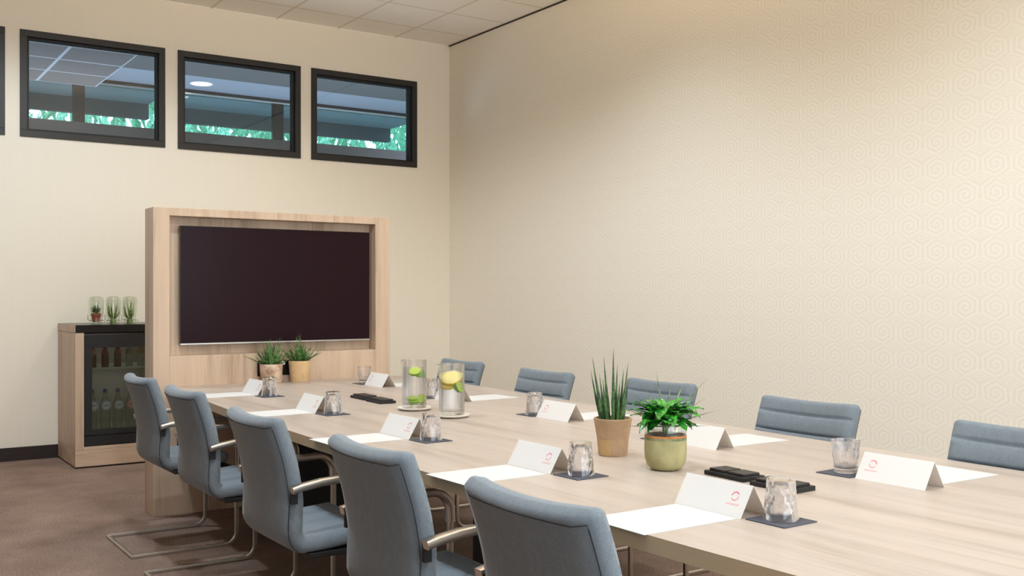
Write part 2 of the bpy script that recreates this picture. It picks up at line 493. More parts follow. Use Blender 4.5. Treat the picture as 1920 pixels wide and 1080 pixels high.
# facade: sill wall, head and mullions
b = MB(); b.box(-3.5, 9.5, 13.4, 13.5, 0, 0.9); b.box(-3.5, 9.5, 13.4, 13.5, 3.955, 4.1)
struct(b.build('wall_facade', 'black_frame'))
struct(MB().box(-3.5, 9.5, 13.36, 13.39, 3.93, 3.95).build('trim_4', 'silver'))
def mpost(x, w): return MB().box(x, x + w, 13.38, 13.52, 0.9, 3.955)
for i, x in enumerate((-2.6, 0.02, 2.57, 5.15, 7.7)):
    struct(mpost(x, .12).build(f'trim_{5+i}', 'post_black'))
    struct(MB().box(x + .12, x + 2.57, 13.44, 13.45, 0.9, 3.955).build(f'window_{5+i}', 'facade_pane'))
# canopies outside
for i, (x0, x1) in enumerate(((-3.0, 3.75), (3.95, 7.5))):
    b = MB(); b.box(x0, x1, 13.55, 14.62, 3.95, 4.05, 0); b.box(x0, x1, 14.5, 14.62, 3.745, 3.95, 1)
    struct(b.build(f'trim_{10+i}', ['outside_soffit', 'outside_fascia']))
struct(MB().box(-14, 24, 13.5, 40, -0.1, 0).build('ground', 'outside_ground'))
# foliage outside
def rnd_leafcloud(n, x0, x1, y0, y1, z0, z1, s0, s1, m='leaf_outside'):
    b = MB()
    for _ in range(n):
        c = Vector((random.uniform(x0, x1), random.uniform(y0, y1), random.uniform(z0, z1)))
        L = random.uniform(s0, s1); d = Vector((random.gauss(0, .6), random.gauss(0, .6), -1)).normalized()
        w = d.cross(Vector((random.gauss(0, 1), random.gauss(0, 1), 0.1))).normalized() * L * 0.14
        b.add([c, c + d * L * .45 + w, c + d * L, c + d * L * .45 - w], [(0, 1, 2, 3)])
    return b
tag(rnd_leafcloud(9000, -4, 13, 17.5, 20, 2.6, 7.5, .25, .6).build('foliage', 'leaf_outside'),
    'bright green foliage outside, seen through the high windows', 'foliage', kind='stuff')
# corridor lamps
def downlight(x, y, z, r, label):
    t_ = thing('downlight', label, 'ceiling light', (x, y, z))
    MB().lathe([(0.0, -.004), (r * .86, -.004), (r * .86, -.002), (0, -.002)], 24).build('diffuser', 'lamp_disc', t_)
    MB().lathe([(r * .86, -.006), (r, -.006), (r, 0), (r * .86, 0)], 24, closed=True).build('trim_ring', 'plug_white', t_)
downlight(4.0, 12.95, 4.0, .15, 'round ceiling downlight glowing behind the second high window from the right')
downlight(1.35, 10.55, 3.60, .05, 'tiny ceiling spotlight glowing behind the high window above the mini fridge')

# ------------------------------------------------------------------ media unit with television
UX0, UX1, UY0, UY1, UZ = 1.607, 3.161, 6.12, 6.30, 1.823
RX0, RX1, RZ0, RZ1, RY = 1.703, 3.053, 0.942, 1.776, 6.215
unit = thing('media_wall_unit', 'tall light oak media wall framing the black television at the table end', 'media unit', ((UX0 + UX1) / 2, UY0, 0))
ox, oy = (UX0 + UX1) / 2, UY0
def ub(x0, x1, y0, y1, z0, z1): return MB().box(x0 - ox, x1 - ox, y0 - oy, y1 - oy, z0, z1)
ub(RX0, RX1, RY, UY1, RZ0, RZ1).build('back_panel', 'wood_vertical', unit)
ub(UX0, RX0, UY0, UY1, 0, UZ).build('side_post', 'wood_vertical', unit, bevel=.002)
ub(RX1, UX1, UY0, UY1, 0, UZ).build('side_post', 'wood_vertical', unit, bevel=.002)
ub(RX0, RX1, UY0, UY1, RZ1, UZ).build('top_rail', 'wood_vertical', unit, bevel=.0015)
ub(RX0, RX1, UY0, UY1, 0, RZ0).build('lower_panel', 'wood_vertical', unit, bevel=.0015)
tv = thing('television', 'large flat black television recessed in the oak media wall', 'television', (2.40, 6.165, 1.365))
TW, TH = .625, .357
MB().box(-TW, TW, -.012, .020, -TH, TH).build('television_body', 'black_gloss', tv, bevel=.002)
MB().box(-TW + .003, TW - .003, -.0135, -.0115, -TH + .008, TH - .003).build('screen', 'tv_screen', tv)
MB().box(-TW, TW, -.0145, -.010, -TH - .003, -TH + .005).build('bottom_strip', 'silver', tv)
MB().box(-.2, .2, .020, .0505, -.15, .15).build('wall_mount', 'black_matt', tv)
sb = thing('power_socket_box', 'small black socket box on the oak panel behind the two potted plants', 'socket', (2.35, UY0, .80))
MB().box(-.112, .112, -.006, 0, 0, .095).build('housing', 'black_gloss', sb, bevel=.002)
MB().box(-.004, .026, -.0075, -.005, .028, .062).build('socket_face', 'black_matt', sb)
MB().box(.034, .060, -.030, -.006, .066, .090).build('plug', 'plug_white', sb, bevel=.003)

# ------------------------------------------------------------------ fridge cabinet
CX0, CX1, CY0, CY1 = 1.567, 2.305, 8.13, 8.80
cab = thing('fridge_cabinet', 'low oak cabinet with black top standing against the end wall', 'cabinet', (CX0, CY0, 0))
def cb(x0, x1, y0, y1, z0, z1): return MB().box(x0 - CX0, x1 - CX0, y0 - CY0, y1 - CY0, z0, z1)
cb(CX0, CX1, CY0, CY1, 0.012, .135).build('plinth', 'wood_across', cab, bevel=.001)
cb(CX0, CX0 + .062, CY0, CY1, .137, 1.018).build('side_panel', 'wood_vertical', cab, bevel=.001)
cb(CX1 - .062, CX1, CY0, CY1, .137, 1.018).build('side_panel', 'wood_vertical', cab, bevel=.001)
cb(CX0 + .062, CX1 - .062, CY0, CY1, .137, .160).build('bottom_board', 'wood_across', cab)
cb(CX0 + .062, CX1 - .062, CY1 - .015, CY1, .160, 1.018).build('back_board', 'black_matt', cab)
cb(CX0 + .001, CX1, CY0 + .002, CY1, 1.020, 1.078).build('counter_top', 'black_gloss', cab, bevel=.001)
cb(CX0 - .002, CX0 + .001, CY0 + .002, CY1, 1.020, 1.078).build('counter_end', 'wood_across', cab)
cb(CX0 + .02, CX1 - .02, CY0 + .02, CY1 - .02, 0, .012).build('base_shadow_gap', 'black_matt', cab)
FX0, FX1 = CX0 + .066, CX1 - .066
fr = thing('mini_fridge', 'black glass-door drinks fridge built into the low oak cabinet', 'fridge', (FX0, CY0, .162))
def fb(x0, x1, y0, y1, z0, z1): return MB().box(x0 - FX0, x1 - FX0, y0 - CY0, y1 - CY0, z0 - .162, z1 - .162)
body = MB()
def ab(B, x0, x1, y0, y1, z0, z1, mi=0): B.box(x0 - FX0, x1 - FX0, y0 - CY0, y1 - CY0, z0 - .162, z1 - .162, mi)
ab(body, FX0, FX0 + .03, CY0 + .045, CY1 - .02, .162, 1.012); ab(body, FX1 - .03, FX1, CY0 + .045, CY1 - .02, .162, 1.012)
ab(body, FX0 + .03, FX1 - .03, CY0 + .045, CY1 - .02, .162, .262); ab(body, FX0 + .03, FX1 - .03, CY0 + .045, CY1 - .02, .965, 1.012)
ab(body, FX0 + .03, FX1 - .03, CY1 - .05, CY1 - .02, .262, .965)
body.build('fridge_body', 'fridge_inner', fr)
d = MB()
ab(d, FX0, FX1, CY0 + .004, CY0 + .040, .245, .288); ab(d, FX0, FX1, CY0 + .004, CY0 + .040, .905, 1.000)
ab(d, FX0, FX0 + .055, CY0 + .004, CY0 + .040, .288, .905); ab(d, FX1 - .055, FX1, CY0 + .004, CY0 + .040, .288, .905)
door = d.build('door', 'black_matt', fr, bevel=.002)
fb(FX0 + .055, FX1 - .055, CY0 + .014, CY0 + .018, .288, .905).build('door_glass', 'fridge_pane', door)
fb(FX0, FX1, CY0 + .010, CY0 + .040, .166, .238).build('vent_panel', 'black_matt', fr, bevel=.002)
fb(FX0 + .032, FX1 - .032, CY0 + .06, CY1 - .055, .737, .747).build('shelf', 'shelf_grey', fr)
# unseen area lights added to brighten the fridge interior
for fz, fe in ((.955, 0.9), (.725, 1.8)):
    l = bpy.data.lights.new('fridge_fill_light', 'AREA'); l.energy = fe * 0.3; l.size = .45; l.size_y = .03; l.shape = 'RECTANGLE'; l.color = (0.97, 1, 0.92)
    lo = bpy.data.objects.new('fridge_fill_light', l); lo.location = (1.93, CY0 + .42, fz); COL.objects.link(lo)

def water_bottle(x, y, cap, lab, label):
    o = thing('water_bottle', label, 'bottle', (x, y, .263), 0, 'large glass water bottles in the fridge')
    pr = [(0, 0), (.036, 0), (.041, .006), (.041, .165), (.036, .205), (.020, .245), (.0145, .262), (.0145, .290), (0, .290)]
    MB().lathe(pr, 20).build('bottle_glass', 'green_glass', o, smooth=40)
    MB().lathe([(0, .288), (.016, .288), (.016, .305), (.010, .318), (0, .318)], 14).build('cap', cap, o, smooth=40)
    b = MB(); n = 20
    for (r0, r1, yy, mi) in ((0, .036, -.0425, 0), (.030, .0335, -.0432, 1)):
        vs = []; fs = []
        for k in range(n):
            a = 2 * pi * k / n
            for r in (r0, r1): vs.append((r * cos(a), yy + (r * cos(a)) ** 2 * 5, .192 + r * 1.05 * sin(a)))
        for k in range(n): j = (k + 1) % n; fs.append((2 * k, 2 * j, 2 * j + 1, 2 * k + 1))
        b.add(vs, fs, mi)
    b.add([(-.020, -.0432, .186), (.018, -.0432, .192), (.020, -.0432, .199), (-.018, -.0432, .193)], [(0, 1, 2, 3)], 1)
    b.build('label_badge', [lab, 'label_dark'], o)
for x, cap, lab, q in ((1.715, 'cap_blue', 'label_silver', 'tall glass water bottle at the fridge door edge, leftmost of its row'),
                     (1.808, 'cap_blue', 'label_silver', 'tall blue-capped water bottle with silver badge, second from left in fridge'),
                     (1.902, 'cap_blue', 'label_silver', 'tall blue-capped water bottle with silver badge, left of the red-capped one'),
                     (1.995, 'cap_red', 'label_pink', 'tall red-capped water bottle with pink badge on the fridge floor'),
                     (2.088, 'cap_blue', 'label_silver', 'tall water bottle half hidden by a chair, right of the red-capped one')):
    water_bottle(x, CY0 + .13, cap, lab, q)
def soda(x, glassm, labm, capm, label):
    o = thing('soda_bottle', label, 'bottle', (x, CY0 + .15, .747), 0, 'small soft drink bottles on the fridge shelf')
    MB().lathe([(0, 0), (.026, 0), (.028, .005), (.027, .07), (.025, .10), (.013, .145), (.011, .165), (0, .165)], 16).build('bottle_glass', glassm, o, smooth=40)
    MB().lathe([(.0265, .10), (.0285, .10), (.026, .118), (.017, .14), (.0150, .14)], 16).build('bottle_label', labm, o, smooth=40)
    MB().lathe([(0, .163), (.014, .163), (.014, .172), (0, .173)], 12).build('cap', capm, o)
for x, g, lb, c, q in ((1.722, 'cola', 'label_pink', 'black_matt', 'small dark bottle with pale pink label, leftmost on the fridge shelf'),
                     (1.812, 'cola', 'label_rust', 'black_matt', 'small dark bottle with faded red label, second on the fridge shelf'),
                     (1.905, 'cola', 'label_rust', 'cap_red', 'small dark red-labelled bottle in the middle of the fridge shelf'),
                     (1.990, 'green_glass', 'label_green', 'label_green', 'small clear bottle with green label on the fridge shelf'),
                     (2.080, 'green_glass', 'label_yellow', 'label_green', 'small clear bottle with yellow label on the fridge shelf')):
    soda(x, g, lb, c, q)

# jars with plants on the counter
def blade(b, base, dirv, L, w, bend, mi=0, seg=6, up=Vector((0, 0, 1)), curl=0.0):
    """tapering succulent leaf with a V section"""
    p = Vector(base); d = Vector(dirv).normalized(); side = d.cross(up)
    if side.length < 1e-3: side = Vector((1, 0, 0))
    side.normalize(); vs = []; fs = []
    for i in range(seg + 1):
        t_ = i / seg; ww = w * (1 - t_ ** 1.7) * (0.75 + 0.5 * min(1, t_ * 3) * (1 - t_)) + 0.0002
        n = side.cross(d).normalized()
        vs += [p - side * ww, p - n * ww * .7, p + side * ww, p + n * ww * .25]
        d = (d + Vector((0, 0, bend)) / seg + side * curl / seg).normalized(); p = p + d * (L / seg)
    for i in range(seg):
        for k in range(4):
            a, c = i * 4 + k, i * 4 + (k + 1) % 4
            fs.append((a, c, c + 4, a + 4))
    fs.append((0, 1, 2, 3)); fs.append(tuple(seg * 4 + k for k in (3, 2, 1, 0)))
    b.add(vs, fs, mi)
def fit_jar(b, rm):
    for i, (x, y, z) in enumerate(b.v):
        r = sqrt(x * x + y * y); lim = rm if z < .185 else rm - (z - .185) * .5
        if z < .065: lim = .040
        k = min(1, lim * .999 / r) if r > lim else 1
        b.v[i] = (x * k, y * k, min(z, .209))
def jar(x, y, label):
    o = thing('glass_jar', label, 'jar', (x, y, 1.078), 0, 'upturned glass jars on the fridge cabinet')
    pr = [(.044, 0), (.047, 0), (.048, .03), (.050, .034), (.048, .040), (.052, .06), (.057, .09), (.058, .185), (.052, .208), (.035, .217), (0, .218),
          (0, .2155), (.034, .2145), (.0505, .206), (.0555, .184), (.0545, .09), (.0495, .06), (.0445, .04), (.0455, .03), (.044, .0)]
    MB().lathe(pr, 28).build('jar_body', 'jar_glass', o, smooth=40)
    b = MB(); n = 24
    b.tube([(.0515 * cos(2 * pi * k / n), .0515 * sin(2 * pi * k / n), .030) for k in range(n + 1)], .0016, n=6, cap=False)
    b.tube([(-.051, 0, .030), (-.062, -.01, .034), (-.064, -.02, .075)], .0018, n=6)
    b.tube([(.051, 0, .030), (.062, 0, .026), (.066, 0, .010)], .0018, n=6)
    b.build('wire_clasp', 'clip_wire', o, smooth=60)
jy = 8.33
jar(1.757, jy, 'upturned clasp jar over a potted succulent, leftmost on the cabinet top')
jar(1.883, jy, 'upturned clasp jar over an air plant, middle of the three')
jar(2.008, jy, 'upturned clasp jar over an air plant, nearest the oak media wall')
o = thing('potted_succulent', 'small dark green succulent in a terracotta pot under the leftmost jar', 'plant', (1.757, jy, 1.0785))
MB().lathe([(0, 0.018), (.026, .018), (.034, .066), (.038, .068), (.038, .082), (.033, .082), (.031, .074), (0, .074)], 20).build('flower_pot', 'terracotta', o, smooth=30)
b = MB(); random.seed(3)
for k in range(46):
    a = random.uniform(0, 2 * pi); e = random.uniform(.1, 1.4)
    blade(b, (0.008 * cos(a), .008 * sin(a), random.uniform(.075, .115)), (cos(a) * cos(e), sin(a) * cos(e), sin(e)), random.uniform(.035, .06), .007, .3, seg=3)
fit_jar(b, .049); b.build('foliage', 'leaf_succulent', o, smooth=60)
MB().lathe([(0, 0), (.03, 0), (.03, .018), (0, .018)], 18).build('pot_stand', 'jar_glass', o)
for x, q in ((1.883, 'pale green air plant with curling leaves inside the middle jar'), (2.008, 'pale green air plant inside the jar beside the media wall')):
    o = thing('air_plant', q, 'plant', (x, jy, 1.079), 0, 'air plants under the jars'); b = MB()
    MB().lathe([(0, 0), (.022, 0), (.024, .025), (.018, .042), (0, .045)], 14).build('plant_base', 'leaf_air', o, smooth=50)
    for k in range(22):
        a = random.uniform(0, 2 * pi); e = random.uniform(.75, 1.4)
        blade(b, (.008 * cos(a), .008 * sin(a), .03), (cos(a) * cos(e), sin(a) * cos(e), sin(e)), random.uniform(.13, .19), .0050, random.uniform(0.15, .5), seg=7, curl=random.uniform(-.3, .3))
    fit_jar(b, .050); b.build('foliage', 'leaf_air', o, smooth=60)

# ------------------------------------------------------------------ conference table
L_ = [(1.715, 6.118), (1.672, 5.6), (1.622, 5.08), (1.588, 4.6), (1.560, 4.1), (1.545, 3.6), (1.538, 3.1), (1.538, 2.6), (1.545, 2.1), (1.556, 1.6), (1.575, 1.1), (1.60, .6)]
R_ = [(3.05, .6), (3.062, 1.1), (3.072, 1.6), (3.088, 2.1), (3.105, 2.6), (3.130, 3.1), (3.155, 3.6), (3.19, 4.1), (3.225, 4.6), (3.252, 5.08), (3.268, 5.6), (3.270, 6.118)]
tab = thing('conference_table', 'long boat-shaped light oak conference table in the middle of the room', 'table', (2.4, 3.35, 0))
poly = [(x - 2.4, y - 3.35) for x, y in L_ + R_]
poly = poly[::-1]
# top: board + edge band of warmer oak
A = sum(poly[i][0] * poly[(i + 1) % len(poly)][1] - poly[(i + 1) % len(poly)][0] * poly[i][1] for i in range(len(poly)))
if A < 0: poly = poly[::-1]
MB().prism(poly, TZ - .040, TZ, 0, 1).build('table_top', ['wood_table', 'wood_edge'], tab)
for yy in (1.9, 0, -2.0):
    b = MB(); b.box(-.28, .28, yy - .05, yy + .05, .03, TZ - .04); b.box(-.42, .42, yy - .09, yy + .09, 0, .03)
    b.build('pedestal', 'black_matt', tab, bevel=.004)
b = MB(); b.box(-.06, .06, -2.0, 1.9, TZ - .12, TZ - .04); b.build('under_beam', 'black_matt', tab)

# ------------------------------------------------------------------ chairs
def resample(pts, step=.006):
    P = [Vector(p) for p in pts]; out = []
    # catmull-rom
    def cr(p0, p1, p2, p3, t_):
        return .5 * ((2 * p1) + (-p0 + p2) * t_ + (2 * p0 - 5 * p1 + 4 * p2 - p3) * t_ * t_ + (-p0 + 3 * p1 - 3 * p2 + p3) * t_ ** 3)
    for i in range(len(P) - 1):
        p0, p1, p2, p3 = P[max(i - 1, 0)], P[i], P[i + 1], P[min(i + 2, len(P) - 1)]
        n = max(2, int((p2 - p1).length / .002))
        for k in range(n): out.append(cr(p0, p1, p2, p3, k / n))
    out.append(P[-1]); res = [out[0]]; acc = 0
    for a, c in zip(out, out[1:]):
        acc += (c - a).length
        if acc >= step: res.append(c); acc = 0
    return res
# rear / under surface of the shell, chair local (x forward, z up)
REAR = [(.038, .867), (.066, .79), (.092, .70), (.108, .60), (.115, .52), (.125, .465), (.155, .425), (.205, .408), (.29, .410), (.40, .418), (.500, .425)]
PATH = resample([Vector((x, z)) for x, z in REAR], .0035)
SL = [0]
for a, c in zip(PATH, PATH[1:]): SL.append(SL[-1] + (c - a).length)
STOT = SL[-1]
SEAMS_BACK = [.066 + .072 * i for i in range(5)]
SPLIT = .485
HW = .238
def shell(s0, s1, seams, cap0, cap1, grooves_side=True):
    b = MB(); rings = []
    idx = [i for i, s_ in enumerate(SL) if s0 - 1e-6 <= s_ <= s1 + 1e-6]
    N = 40
    for i in idx:
        s_ = SL[i]; p = PATH[i]; t_ = (PATH[min(i + 1, len(PATH) - 1)] - PATH[max(i - 1, 0)]).normalized()
        nrm = Vector((-t_.y, t_.x))
        if nrm.x < 0 and s_ < .4: nrm = -nrm
        if s_ >= .4 and nrm.y < 0: nrm = -nrm
        T = .058 + .006 * min(1, max(0, (s_ - .30) / .22))
        hw = HW
        d0, d1 = s_ - s0, s1 - s_
        kt = 1.0
        if cap0 and d0 < .022: q = 1 - d0 / .022; kt = sqrt(max(0, 1 - q * q)) * .98 + .02; hw -= .022 * (1 - sqrt(max(0, 1 - q * q)))
        if cap1 and d1 < .028: q = 1 - d1 / .028; kt = sqrt(max(0, 1 - q * q)) * .98 + .02; hw -= .028 * (1 - sqrt(max(0, 1 - q * q)))
        g = 0
        for sm in seams: g = max(g, math.exp(-((s_ - sm) / .0040) ** 2))
        pill = 0
        if seams:
            pill = abs(sin(pi * (s_ - .066) / .072))
        ring = []
        for k in range(N):
            # walk round a rounded rectangle: u across, w thickness
            tt = k / N
            if tt < .40: u_ = -1 + 2 * (tt / .40); side = 1       # front
            elif tt < .5: u_ = 1; side = 0; a = (tt - .40) / .10
            elif tt < .90: u_ = 1 - 2 * ((tt - .5) / .40); side = -1
            else: u_ = -1; side = 0; a = 1 - (tt - .90) / .10
            if side:
                x_ = u_ * (hw - .012)
                e = 1 - min(1, (hw - abs(x_)) / .030)
                w = T / 2 - .012 * e * e * e
                if side == 1:
                    inside = 1 if abs(x_) < hw - .036 else 0
                    if inside: w += -.0100 * g + .0035 * pill
                    elif grooves_side and abs(abs(x_) - (hw - .036)) < .006: w += -.002
                w *= side
            else:
                x_ = u_ * (hw - .012 + .012 * sin(pi * (.15 + .7 * a)))
                w = (T / 2 - .012) * (1 - 2 * a)
            wing = .030 * (abs(x_) / HW) ** 2 * max(0, min(1, (SPLIT - s_) / .2)) 
            off = T / 2 + w * kt + wing + (.0)
            q = p + nrm * off
            ring.append((q.x, x_, q.y))
        rings.append(ring)
    vs = [v for r in rings for v in r]; fs = []
    for i in range(len(rings) - 1):
        for k in range(N):
            j = (k + 1) % N
            fs.append((i * N + k, (i + 1) * N + k, (i + 1) * N + j, i * N + j))
    fs.append(tuple(range(N))); fs.append(tuple((len(rings) - 1) * N + k for k in range(N - 1, -1, -1)))
    return b.add(vs, fs)
def seam_line():
    L = []; R = []
    for i, s_ in enumerate(SL):
        if s_ < .016 or s_ > SPLIT: continue
        p = PATH[i]; t_ = (PATH[min(i + 1, len(PATH) - 1)] - PATH[i - 1]).normalized(); n_ = Vector((-t_.y, t_.x))
        if (n_.x < 0 and s_ < .4) or (n_.y < 0 and s_ >= .4): n_ = -n_
        y_ = HW - .0105; wing = .030 * (y_ / HW) ** 2 * max(0, min(1, (SPLIT - s_) / .2))
        q = p + n_ * (wing + .0045)
        R.append((q.x, y_, q.y)); L.append((q.x, -y_, q.y))
    top = []
    q0 = PATH[5]
    for k in range(1, 16):
        y_ = (HW - .020) * (1 - 2 * k / 16); top.append((q0.x + .0002 + .030 * (y_ / HW) ** 2 * .98, y_, q0.y + .0025))
    return MB().tube(L[::-1][::3] + top[::-1] + R[::3], .0016, n=6)
def arc(cx, cz, r, a0, a1, n=7): return [(cx + r * cos(radians(a0 + (a1 - a0) * i / n)), cz + r * sin(radians(a0 + (a1 - a0) * i / n))) for i in range(n + 1)]
def make_chair(label, loc, rz):
    t_ = thing('conference_chair', label, 'chair', loc, rz, 'grey conference chairs around the table')
    shell(0, SPLIT + .004, SEAMS_BACK, True, False).build('backrest', 'fabric', t_, smooth=60)
    seam_line().build('backrest_seam', 'fabric_seam', t_, smooth=60)
    shell(SPLIT, STOT, [], False, True).build('seat', 'fabric', t_, smooth=60)
    for sg in (-1, 1):
        y = sg * .262
        prof = [(0.0, .008), (.2, .008), (.46, .008)] + arc(.462, .068, .060, -90, 0)[1:] + [(.522, .3), (.522, .58)] + arc(.452, .590, .070, 0, 90)[1:]
        arm = [(.40, .661), (.32, .664), (.24, .660), (.17, .650), (.135, .642)]
        # floor runner and post: slim bar;  arm: flat bar
        MB().tube([(x, y, z) for x, z in prof], .010, .0065, sq=True, up=(0, 1, 0)).build('side_frame', 'steel', t_, smooth=50)
        a = MB().tube([(x, y, z) for x, z in [(.522, .56)] + arc(.452, .592, .0705, 0, 90)[1:] + arm], .0125, .0155, sq=True, up=(0, 1, 0))
        a.build('armrest', 'steel', t_, smooth=50)
        MB().box(.138, .160, y - .007 - sg * .016, y + .007 - sg * .016, .592, .645).build('arm_bracket', 'black_matt', t_)
    MB().tube([(0, -.270, .008), (0, .270, .008)], .010, .0065, sq=True).build('rear_crossbar', 'steel', t_, smooth=50)
    b = MB(); b.box(.21, .49, -.235, .235, .392, .412); b.build('seat_support', 'black_matt', t_, bevel=.003)
    b = MB(); b.tube([(.510, -.262, .400), (.510, .262, .400)], .010, n=8); b.build('seat_crossbar', 'dark_steel', t_, smooth=50)
    return t_
ch = make_chair('grey upholstered chair seen from behind, nearest the camera at the bottom centre', (1.155, 1.78, 0), 0)
for x, y, q in ((1.188, 2.62, 'grey upholstered cantilever chair seen from behind, second nearest on the left side'),
                (1.182, 3.53, 'grey upholstered cantilever chair seen from behind, middle of the five on the left'),
                (1.252, 4.62, 'grey upholstered cantilever chair seen from behind, between the farthest and the middle left ones'),
                (1.272, 5.47, 'grey upholstered chair in front of the drinks fridge, farthest on the left side')):
    dup(ch, (x, y, 0), 0, q)
for x, y, q in ((3.515, 5.60, 'grey chair facing the camera behind the water jugs, farthest on the right side'),
                (3.440, 4.58, 'grey chair with channelled backrest, second farthest on the patterned wall side'),
                (3.500, 3.71, 'grey chair on the right side partly hidden behind the two nearest potted plants'),
                (3.370, 2.70, 'grey chair with channelled backrest on the right, left of the upright tumbler'),
                (3.262, 1.76, 'grey chair cut off by the right edge of the picture')):
    dup(ch, (x, y, 0), pi, q)

# ------------------------------------------------------------------ place settings
def sheet(x, y, rz, w, l, label, k=0):
    o = MB().box(-w / 2, w / 2, -l / 2, l / 2, 0, .0012).build('paper_sheet', 'paper', None, (x, y, TZ + .0002), (0, 0, rz))
    if x < 2.3:
        b = MB()
        for k, w_ in ((0, .010), (1, .006)): b.box(w / 2 - .040, w / 2 - .034, l / 2 - .060 + k * .016, l / 2 - .060 + k * .016 + w_, .0012, .0014)
        b.build('printed_mark', 'print_grey', o)
    return tag(o, label, 'paper', 'white paper sheets on the table')
def make_card(x, y, rz, label):
    o = thing('tent_card', label, 'place card', (x, y, TZ), rz, 'white folded place cards on the table')
    # ridge along local y, feet at x = -.046 / +.046, height .074
    hx, hz, hl, th = .046, .076, .116, .0012
    b = MB()
    for sg in (-1, 1):
        vs = [(sg * hx, -hl, 0), (sg * hx, hl, 0), (0, hl, hz), (0, -hl, hz),
              (sg * (hx - th), -hl, 0), (sg * (hx - th), hl, 0), (0, hl, hz - th * 1.6), (0, -hl, hz - th * 1.6)]
        b.add(vs, [(0, 1, 2, 3), (7, 6, 5, 4), (0, 3, 7, 4), (1, 5, 6, 2), (0, 4, 5, 1)])
    b.build('card', 'card_paper', o)
    # printed ring emblem and a line of tiny lettering, on both faces (toward the reader's right)
    e = MB(); n = 28
    for sg in (-1, 1):
        ty = -.073                           # along the ridge
        nx, nz = sg * hz / sqrt(hx * hx + hz * hz), hx / sqrt(hx * hx + hz * hz)
        def P(a, f):                         # a along the ridge, f height fraction
            return (sg * hx * (1 - f) + nx * .0004, a, hz * f + nz * .0004)
        for r0, r1, mi, a0, a1 in ((.0100, .0126, 0, 0, 150), (.0102, .0120, 0, 175, 330)):
            vs = []; fs = []
            for k in range(n + 1):
                an = radians(a0 + (a1 - a0) * k / n)
                for r in (r0, r1): vs.append(P(ty + r * cos(an), .60 + r * sin(an) / .0888))
            for k in range(n): fs.append((2 * k, 2 * k + 1, 2 * k + 3, 2 * k + 2))
            e.add(vs, fs, mi)
        for k in range(9):
            a0 = ty - .021 + k * .0047; h_ = (.040 if k % 3 else .055)
            e.add([P(a0, .335), P(a0 + .0032, .335), P(a0 + .0032, .335 + h_), P(a0, .335 + h_)], [(0, 1, 2, 3)], 1)
    e.build('printed_emblem', ['logo_red', 'logo_pale'], o)
    return o
# cut tumbler, mouth up
def cut_prof():
    out = [(0, 0), (.028, 0), (.0345, .003)]
    for i in range(15): t_ = i / 14; out.append((.0345 + .0065 * t_, .006 + .074 * t_))
    out += [(.0415, .084), (.0430, .099), (.0424, .1005), (.0410, .0995), (.0390, .083), (.0350, .045), (.0315, .022), (.026, .015), (0, .0145)]
    return out
def make_tumbler(loc, inv, label, material='cut_glass'):
    o = thing('tumbler', label, 'glass', loc, 0, 'cut glass tumblers on dark coasters')
    pr = cut_prof(); NF = 60
    def rf(i, k, r, z):
        if 3 <= i <= 17:
            ii = i - 3
            p1 = abs(((k + ii * .62) / 6) % 1 - .5) * 2; p2 = abs(((k - ii * .62) / 6) % 1 - .5) * 2
            return r - .0030 * max(0, 1 - 1.6 * min(1 - p1, 1 - p2)) * sin(pi * min(1, (ii + .4) / 14.8))
        return r
    if inv: pr = [(r, .1005 - z) for r, z in pr]
    MB().lathe(pr, NF, rf=rf).build('cut_glass_body', material, o, smooth=12)
    return o
def coaster(x, y, rz, label):
    o = MB().box(-.060, .060, -.060, .060, 0, .003).build('coaster', 'coaster', None, (x, y, TZ), (0, 0, rz), bevel=.001)
    tag(o, label, 'coaster', 'square dark coasters under the tumblers')
GZ = TZ + .0032
ti = make_tumbler((1.917, 1.667, GZ), True, 'upturned cut glass tumbler nearest the camera, beside the black box pair')
for x, y, q in ((1.893, 2.42, 'upturned cut tumbler in front of the snake plant, second nearest on the left'),
                (1.886, 3.32, 'upturned cut tumbler just in front of the yellow-lemon jug, left side'),
                (1.930, 4.30, 'upturned cut tumbler in front of the farther pair of black boxes'),
                (1.990, 5.254, 'upturned cut tumbler below the mottled potted plant, farthest on the left'),
                (2.671, 4.692, 'upturned cut tumbler seen between the two water jugs'),
                (2.668, 3.749, 'upturned cut tumbler right of the jugs, left of the snake plant')):
    dup(ti, (x, y, GZ), 0, q)
tu = make_tumbler((2.585, 1.995, GZ), False, 'upright cut tumbler at the right beside the nearest right place card')
dup(tu, (2.761, 5.687, GZ), 0, 'upright cut tumbler in front of the media wall, farthest on the right')
dup(tu, (2.630, 2.86, GZ), 0, 'upright cut tumbler mostly hidden behind the green glazed pot')
for x, y, rz, q in ((1.915, 1.665, .02, 'dark coaster under the nearest upturned tumbler'),
                    (1.893, 2.42, .02, 'dark coaster under the tumbler in front of the snake plant'),
                    (1.884, 3.318, .04, 'dark coaster under the tumbler in front of the lemon jug'),
                    (1.930, 4.30, .06, 'dark coaster under the tumbler in front of the farther black boxes'),
                    (1.990, 5.25, .05, 'dark coaster under the tumbler farthest on the left'),
                    (2.585, 2.00, .05, 'dark coaster under the upright tumbler at the right'),
                    (2.630, 2.86, .06, 'dark coaster mostly hidden behind the green glazed pot'),
                    (2.680, 3.766, .03, 'dark coaster under the tumbler right of the jugs'),
                    (2.675, 4.70, .03, 'dark coaster under the tumbler between the jugs'),
                    (2.756, 5.66, .02, 'dark coaster under the upright tumbler by the media wall')):
    coaster(x, y, rz, q)
